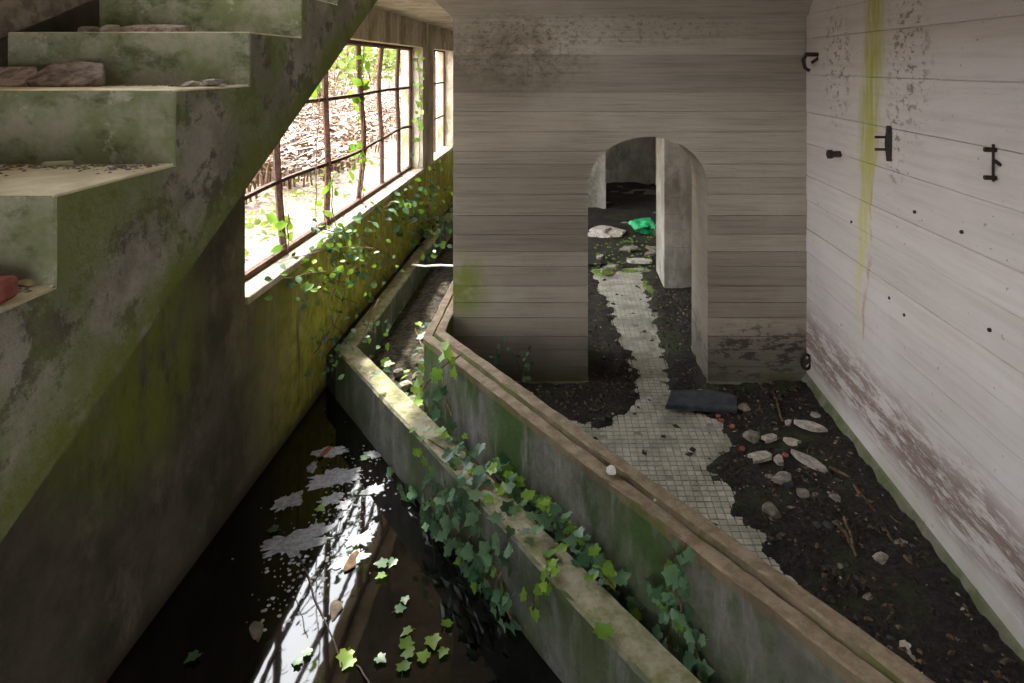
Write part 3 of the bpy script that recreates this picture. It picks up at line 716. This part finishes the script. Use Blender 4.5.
o = m.build('slab', SLATE, bevel=.006, loc=fl(700, 403, .03)); o.rotation_euler = (.06, 0, -.05)
tag(o, 'dark blue-grey flat slab lying in front of the arch jamb', 'slab')
for a, b in (((853, 488), (878, 520)), ((868, 505), (893, 545)), ((846, 520), (856, 560)), ((838, 525), (850, 548)), ((776, 402), (783, 424)), ((905, 560), (935, 600)), ((890, 520), (915, 540)), ((830, 470), (850, 480))):
    m = MB(); m.tube(smooth_path([fl(*a, .045), fl(*b, .05)], 4, .008), [.009]*4+[.006], 5)
    tag(m.build('twig', TWIG), 'dry brown twig on the dark dirt floor', 'twig', 'twigs on the dirt floor')
# loose litter: far too many chips to count
r2 = random.Random(3)
lits = [MB(), MB(), MB()]
for _ in range(6500):
    x, y = r2.uniform(-.85, XR-.08), r2.uniform(1.9, 7.4)
    if rightB(x, y) < .18 or (YB-.04 < y < YT+.02 and not AL+.03 < x < AR-.03) or (x > 1.05 and 6.94 < y < 7.6): continue
    sdv = sdist([(x, y)])[0]
    if sdv < .03 and r2.random() > .05: continue
    w_ = r2.choices((0, 1, 2), (.62, .28, .10))[0]
    s = r2.choice((.008, .012, .018, .03)) if w_ == 0 else r2.choice((.008, .014, .022)) if w_ == 1 else r2.choice((.005, .007, .012))
    a = r2.uniform(0, 6.28); z = .026+max(0, (x-1.3)*.05)+max(0, (4.2-y)*.012)
    c_, s_ = math.cos(a)*s, math.sin(a)*s; k = r2.uniform(.4, 1); t = r2.uniform(-.5, .5)*s
    if sdv < .03: z = .004
    lits[w_].add([(x-c_, y-s_, z-t*.3), (x+s_*k, y-c_*k, z+.003), (x+c_, y+s_, z+abs(t)+.002), (x-s_*k, y+c_*k, z+.004), (x, y, z+s*.6)], [(0, 1, 4), (1, 2, 4), (2, 3, 4), (3, 0, 4)])
for m_, nm, mat, lb in zip(lits, ('dark_litter', 'leaf_litter', 'mortar_crumbs'), (simple('black_clods', L(22, 19, 17), L(78, 69, 58), 50, .8), LITTER, PALE),
                           ('dark clods of silt and bark over the dirt', 'brown leaf and bark crumbs over the dirt', 'pale mortar crumbs sprinkled over the dirt')):
    tag(m_.build(nm, mat), lb, 'litter', kind='stuff')
# rubble on the steps
def stair_at(px, zi): return P(px[0], px[1], z=zi)
def broken(name, outline, th, loc, rot, label):
    m = MB(); m.prism(outline, lambda p: (p[0]*.97, p[1]*.97, 0), lambda p: (p[0], p[1], th+.006*math.sin(p[0]*60)))
    o = m.build(name, RUB, bevel=.003, loc=loc); o.rotation_euler = rot; return tag(o, label, 'rubble')
broken('rubble_slab', [(-.11, -.03), (-.02, -.05), (.07, -.045), (.10, .0), (.06, .07), (-.03, .09), (-.08, .06)], .035, (-1.465, 1.905, 2.392), (.55, .0, .05), 'broken brown mortar slab leaning on the mossy stair riser')
broken('rubble_slab', [(-.13, -.05), (.09, -.055), (.11, .0), (.05, .07), (-.12, .08)], .03, (-1.66, 1.90, 2.39), (.42, .0, .0), 'flat brown slab beside the broken mortar slab on the stairs')
broken('rubble_slab', [(-.10, -.03), (.0, -.045), (.10, -.03), (.11, .02), (.02, .05), (-.09, .04)], .03, (-1.44, 2.25, 2.555), (.12, 0, 0), 'flat mortar piece on the upper stair tread')
for i, (px, s, mat) in enumerate(((192, .04, PALE), (204, .03, STONE), (212, .055, STONE), (222, .02, PALE), (80, .03, PALE), (180, .02, STONE), (172, .015, STONE))):
    put('step_stone', blob_mesh('step_stone_shape', 50+i, .6, mat, 1), Vector(((px-VX)/F*1.9, 1.9, 2.386+s*.22)), (s*1.5, s, s), .3, 'small stone crumb on the stair tread beneath the green riser', 'stone', 'stone crumbs on the stair tread')
m = MB(); m.box(-.032, .032, -.009, .009, 0, .012)
o = m.build('wood_stick', simple('mossy_stick', L(150, 156, 120), L(186, 186, 156)), bevel=.003, loc=P(58, 166, z=2.195)); o.rotation_euler = (0, 0, .35)
tag(o, 'short pale mossy stick lying on a wide stair tread', 'stick')
m = MB(); m.box(-.036, .036, -.02, .02, 0, .016)
o = m.build('tile_fragment', simple('yellow_fragment', L(150, 138, 96), L(182, 170, 124)), bevel=.008, loc=P(26, 284, z=2.015)); o.rotation_euler = (0, .05, -.3)
tag(o, 'ochre stone fragment on the lowest visible stair tread', 'fragment')
m = MB(); m.box(-.05, .05, -.03, .03, 0, .04)
o = m.build('brick_fragment', BRICK, bevel=.006, loc=P(-22, 303, z=2.015)); o.rotation_euler = (0, 0, .2)
tag(o, 'pinkish red brick fragment on the stair tread edge', 'brick')
gr = MB()
for y0, z0, dens in ((2.03, 2.386, 260), (1.641, 2.195, 420), (1.255, 2.015, 260), (2.43, 2.555, 260)):
    for _ in range(dens):
        x = U(SX0, SX-.03 if z0 != 2.555 else -1.35); y = y0-abs(rnd.gauss(0, .05))-.006; s = U(.002, .008); a = U(0, 6.28)
        c_, s_ = math.cos(a)*s, math.sin(a)*s
        gr.add([(x-c_, y-s_, z0), (x+s_, y-c_, z0), (x+c_, y+s_, z0), (x-s_, y+c_, z0), (x, y, z0+s*.6)], [(0, 1, 4), (1, 2, 4), (2, 3, 4), (3, 0, 4)])
tag(gr.build('grit', simple('step_grit', L(84, 76, 72), L(150, 138, 126), 80)), 'dark grit and crumbs along the backs of the stair treads', 'grit', kind='stuff')
for i in range(9):
    k = .045+.035*((i*7) % 9)/9
    put('rubble_lump', stones[i % 4], Vector((-1.735+.022*i*(1+i*.05), 2.36-.05*(i % 3), 2.555+.24*k)), k, None, 'dark rubble lump heaped under the sloping stair beam', 'rubble', 'rubble under the stair beam')
# floating scum and bits
SCL = ['large oblong grey scum mat beside the window reflection', 'grey scum mat with a green leaf on it', 'broad grey scum mat across the tip of the window reflection', 'scum patch around the reddish lump', 'scum patch touching the tan bark strip',
       'scum patch just beyond the tan bark strip', 'small scum patch beside the reddish lump', 'smallest scum fleck mat inside the window reflection', 'thin scum patch against the low mossy wall', 'scum patch between the broad mat and the low mossy wall', 'scum patch between the broad mat and the oblong mat']
scum_px = [(292, 543, 62, 26, .5), (288, 502, 30, 18, .6), (335, 478, 44, 22, .3), (330, 452, 30, 14, .2), (352, 560, 34, 15, .5), (360, 540, 24, 14, .4), (312, 468, 9, 12, .2), (345, 505, 16, 10, 1), (372, 455, 18, 8, 0), (374, 490, 20, 12, .4), (332, 500, 22, 12, .4)]
for i, (px, py, wd, hg, rz) in enumerate(scum_px):
    p = P(px, py, z=ZW); k = p.y/F
    me = scum_mesh('scum_shape', 80+i)
    o = put('scum_patch', me, p+Vector((0, 0, -.003)), (wd*k, hg*k*1.3, .8), rz, SCL[i], 'scum')
sb = MB(); r3 = random.Random(9)
for _ in range(420):
    t = r3.random(); px = 275+120*t+r3.gauss(0, 16); py = 600-160*t+r3.gauss(0, 26)
    p = P(px, py, z=ZW+.002); s = r3.uniform(.003, .016)
    if .79*p.x+.612*p.y > 1.675 or p.x < XL+.02: continue
    n = 6; sb.add([(p.x, p.y, p.z+.004)]+[(p.x+math.cos(q*6.283/n)*s*r3.uniform(.6, 1.3), p.y+math.sin(q*6.283/n)*s, p.z-.004) for q in range(n)], [(0, 1+q, 1+(q+1) % n) for q in range(n)])
tag(sb.build('scum_flecks', SCUM), 'small pale flecks floating on the black water', 'scum', kind='stuff')
for i, (px, py, s, mat, lb) in enumerate(((256, 632, .1, WOOD, 'brown curled bark piece floating near the left wall'), (326, 452, .1, BRICK, 'reddish lump poking out at the far end of the water'), (352, 562, .12, TWIG, 'tan bark strip floating beside the window reflection'), (335, 610, .09, WOOD, 'small pale bark piece near the floating yellow-green leaves'))):
    put('bark_piece', blob_mesh('bark_shape', 90+i, .3, mat, 2, .5), P(px, py, z=ZW)+Vector((0, 0, .005)), (s*1.5, s*.6, s*.5), U(0, 3), lb, 'bark')
for a, b, lb in (((345, 670), (300, 560), 'thin twig lying in the water beneath the window reflection'), ((350, 658), (372, 690), 'thin twig carrying the floating yellow-green leaves')):
    m = MB(); m.tube(smooth_path([P(*a, z=ZW)+Vector((0, 0, .004)), P(*b, z=ZW)+Vector((0, 0, .004))], 5, .006), .004, 4)
    tag(m.build('floating_twig', DIRON), lb, 'twig')
# debris in the channel bed and on the basin ledge
for i, (px, py, s) in enumerate(((405, 385, .12), (412, 400, .09), (398, 372, .1), (425, 420, .08), (416, 378, .08))):
    put('channel_stone', stones[i % 4], P(px, py, z=-.06), s, None, 'grey stone lying in the bed between the low walls', 'stone', 'stones in the channel bed')
put('brick_fragment', slab_mesh('bf', 7, 6, .4, BRICK, .15, .6), P(640, 614, z=-.02), (.09, .08, .09), .4, 'red brick fragment in the gap between the low walls', 'brick')
put('quartz_pebble', blob_mesh('quartz', 12, .7, WHITEP, 2), P(611, 473, z=.535)+Vector((0, 0, .015)), (.055, .05, .05), .3, 'pinkish white pebble on the grooved coping', 'pebble')
put('pebble', blob_mesh('pebble_shape', 13, .7, WHITEP, 1), P(655, 501, z=.55)+Vector((0, 0, .004)), .014, .3, 'tiny white pebble on the grooved coping', 'pebble')
put('fallen_leaf', young_me, P(606, 638, z=.165)+Vector((0, 0, .012)), .085, .5, 'yellow fallen leaf on the low wall top', 'leaf')
a, b = P(412, 265, y=6.9), P(456, 266, y=5.85)
m = MB(); m.tube([a, a.lerp(b, .35)+Vector((0, 0, -.01)), a.lerp(b, .7)+Vector((0, 0, .005)), b], .011, 6)
tag(m.build('pale_rod', WIRE), 'thin pale rod spanning the channel beside the cross wall', 'rod')
# items behind the arch
gp = blob_mesh('green_bag_shape', 31, .55, GREENP, 3, .75)
put('plastic_bag', gp, P(642, 226, z=.12), (.42, .3, .4), .2, 'crumpled bright green plastic heap behind the arch', 'plastic bag')
put('rubble_heap', blob_mesh('white_heap_shape', 32, .35, PALE, 3, .7), P(606, 231, z=.06), (.5, .42, .42), .5, 'white plaster lump on the earth behind the arch', 'rubble')
for i, (px, py, s) in enumerate(((640, 262, .35), (628, 250, .28), (612, 268, .2), (650, 255, .25), (600, 258, .16))):
    put('pale_stone', slab_mesh('ps', 70+i, 8, .1, PALE if i % 2 == 0 else STONE, .3, .7), P(px, py, z=.03), (s, s*.7, .3), .3*i, 'flat pale stone on the earth floor behind the arch', 'stone', 'flat stones behind the arch')
MOSS = simple('bright_moss', L(76, 100, 38), L(120, 142, 62), 40, .95, .9)
for i, (px, py, sx, sy, lb) in enumerate(((604, 273, .32, .2, 'bright green moss cushion at the far left edge of the tile path'), (629, 271, .26, .14, 'bright green moss cushion across the end of the tile path'), (648, 287, .09, .6, 'bright green moss strip along the inner wall corner'))):
    put('moss', blob_mesh('moss_shape', 100+i, .2, MOSS, 3, .6), P(px, py, z=.0), (sx, sy, .25), 0, lb, 'moss')
ms2 = MB()
for _ in range(110):
    p = P(U(592, 655), U(236, 272), z=.05); s = U(.008, .022)
    vs = [(p.x+a*s, p.y+b*s, p.z+c*s) for a, b, c in ((-1, -1, 0), (1, -1, 0), (1, 1, 0), (-1, 1, 0), (0, 0, 1))]
    ms2.add(vs, [(0, 1, 4), (1, 2, 4), (2, 3, 4), (3, 0, 4)])
tag(ms2.build('moss_tufts', MOSS), 'scattered moss tufts on the earth behind the arch', 'moss', kind='stuff')

# ------------------------------------------------------------------ iron fixtures on the right wall
def fixture(name, label, cat, base, parts):
    r = tag(empty(name, base), label, cat)
    for nm, pts, rad in parts:
        m = MB(); m.tube([Vector(base)+Vector(p) for p in pts], rad, 6); part(m, nm, DIRON, r)
    return r
b = P(818, 60, x=XR); fixture('pipe_hook', 'rusty hooked iron bracket high in the wall corner', 'bracket', b,
    [('arm', [(.02, 0, .04), (-.1, -.02, .04)], .016), ('hook', [(-.09, -.02, .04), (-.11, 0, 0), (-.09, .01, -.06), (-.06, 0, -.08)], .013), ('peg', [(.01, 0, .02), (-.05, -.01, -.02)], .012)])
b = P(840, 154, x=XR); fixture('pipe_stub', 'dark iron pipe stub left of the yellow seep stain', 'pipe', b,
    [('pipe', [(.03, 0, 0), (-.07, -.01, .0)], .022), ('flange', [(-.06, -.01, 0), (-.085, -.012, 0)], .032)])
b = P(889, 143, x=XR); fixture('wall_bracket', 'iron plate bracket with two prongs right of the yellow seep stain', 'bracket', b,
    [('plate', [(-.008, -.02, -.1), (-.012, -.02, 0), (-.008, -.02, .1)], [.016, .022, .016]), ('prong', [(0, -.02, .035), (-.085, -.01, .035)], .008), ('prong', [(0, -.02, -.035), (-.085, -.01, -.035)], .008)])
b = P(996, 164, x=XR); fixture('wall_staple', 'thin iron staple with two pegs, farthest from the yellow seep stain', 'staple', b,
    [('rod', [(-.012, 0, -.075), (-.012, 0, .085)], .006), ('peg', [(.01, 0, .06), (-.05, 0, .062)], .011), ('peg', [(.01, 0, -.06), (-.05, 0, -.058)], .011), ('clip', [(0, -.03, 0), (-.03, -.035, .02)], .008)])
b = P(809, 360, x=XR); fixture('iron_ring', 'rusty iron ring low in the corner beside the cross wall', 'ring', b,
    [('ring', [(-.03+.035*math.cos(t), -.03, .055*math.sin(t)) for t in [k*6.283/12 for k in range(13)]], .011), ('peg', [(.02, -.03, .03), (-.06, -.03, -.02)], .014)])
b = P(904, 209, x=XR)
for px, py in ((852, 222), (915, 212), (962, 232), (890, 298), (990, 330), (905, 315)):
    m = MB(); p = P(px, py, x=XR); m.tube([p+Vector((.01, 0, 0)), p+Vector((-.008, 0, 0))], .009, 7); tag(m.build('bolt_stub', DIRON), 'small dark bolt stub in the pale right wall', 'bolt', 'bolt stubs in the right wall')

# ------------------------------------------------------------------ outside the window
def out_h(gx, gy):
    d = -gx-2.3
    return .72+np.clip(d, 0, 3)*.06+np.clip(d-3.0, 0, 30)*.30+fnoise(gx, gy, .5, 4, 2)*.18*np.clip(d, 0, 1)
o = heightfield('ground_outside', -34, -2.28, -10, 66, .5, out_h, OUT); tag(o, 'sun-bleached ground rising outside the window', 'ground', kind='structure')
def ground_z(x, y): return float(out_h(np.array([[x]]), np.array([[y]]))[0, 0])
shr = []
for i in range(13):
    u = (7.5, 9.5, 12.5)[i % 3]+U(-.6, .6); px = 245+175*(i+.5)/13; shr.append((-u, F*u/(VX-px), U(1.0, 1.6)*(1+.08*u)*.8))
shr = [(x, y, min([r]+[.62*math.hypot(x-a, y-b) for j, (a, b, _) in enumerate(shr) if j != i])) for i, (x, y, r) in enumerate(shr)]
br = MB()
for _ in range(1100):
    u = 3.6+8*rnd.random()**1.2; x, y = -u, F*u/(VX-U(235, 425))
    if any(math.hypot(x-a, y-b) < .75*q for a, b, q in shr): continue
    z = ground_z(x, y); a = U(0, 6.28); ln = U(.5, 1.3); lean = U(.3, 1.0)
    pts = []; d = Vector((math.cos(a), math.sin(a), 0))
    for k in range(6):
        t = k/5; pts.append(Vector((x, y, z))+d*lean*ln*t*t+Vector((0, 0, ln*(t-.45*t*t))))
    br.tube(pts, .016, 3)
    sd_ = d.cross(Vector((0, 0, 1)))
    for k in range(2, 6):
        for s in (-1, 1):
            p = pts[k]; L_ = ln*.36*(1-.12*k)
            e = p+sd_*s*L_+Vector((0, 0, -.25*L_)); br.add([p-d*.05, p+d*.05, e], [(0, 1, 2)])
tag(br.build('bracken', BRACKEN), 'tangle of dead brown bracken outside the window', 'bracken', kind='stuff')
def leafcloud(n, fx, me_v=OV, me_f=OFc, size=(.1, .2)):
    m = MB()
    for _ in range(n):
        p, s = fx(), U(*size); q = orient((0, 0, 1), U(0, 6.28), .9)
        m.add([Vector(p)+q @ (Vector(v)*s) for v in me_v], me_f)
    return m
for i, (x, y, r) in enumerate(shr):
    z = ground_z(x, y); root = tag(empty('shrub', (x, y, z)), 'sunlit yellow-green shrub on the bank outside the window', 'shrub', 'shrubs on the bank outside')
    def fx():
        v = Vector((rnd.gauss(0, 1), rnd.gauss(0, 1), rnd.gauss(0, 1))).normalized()*(U(.4, 1)**.5)
        return (x+v.x*r*.75, y+v.y*r*.75, z+r*.75+v.z*r*.7)
    part(leafcloud(380, fx, size=(.16, .36)), 'foliage', OUTLEAF, root)
    m = MB()
    for _ in range(4): m.tube(smooth_path([(x, y, z-.1), (x+U(-.5, .5)*r, y+U(-.5, .5)*r, z+r*1.1)], 4, .05), .03, 4)
    part(m, 'branches', TWIG, root)
def fx(): 
    x, y = -2.6-abs(rnd.gauss(0, .5)), U(4.3, 9.5); return (x, y, ground_z(x, y)+U(.0, .4))
tag(leafcloud(260, fx, size=(.05, .1)).build('undergrowth', OUTLEAF), 'low bright green weeds just outside the window sill', 'weeds', kind='stuff')
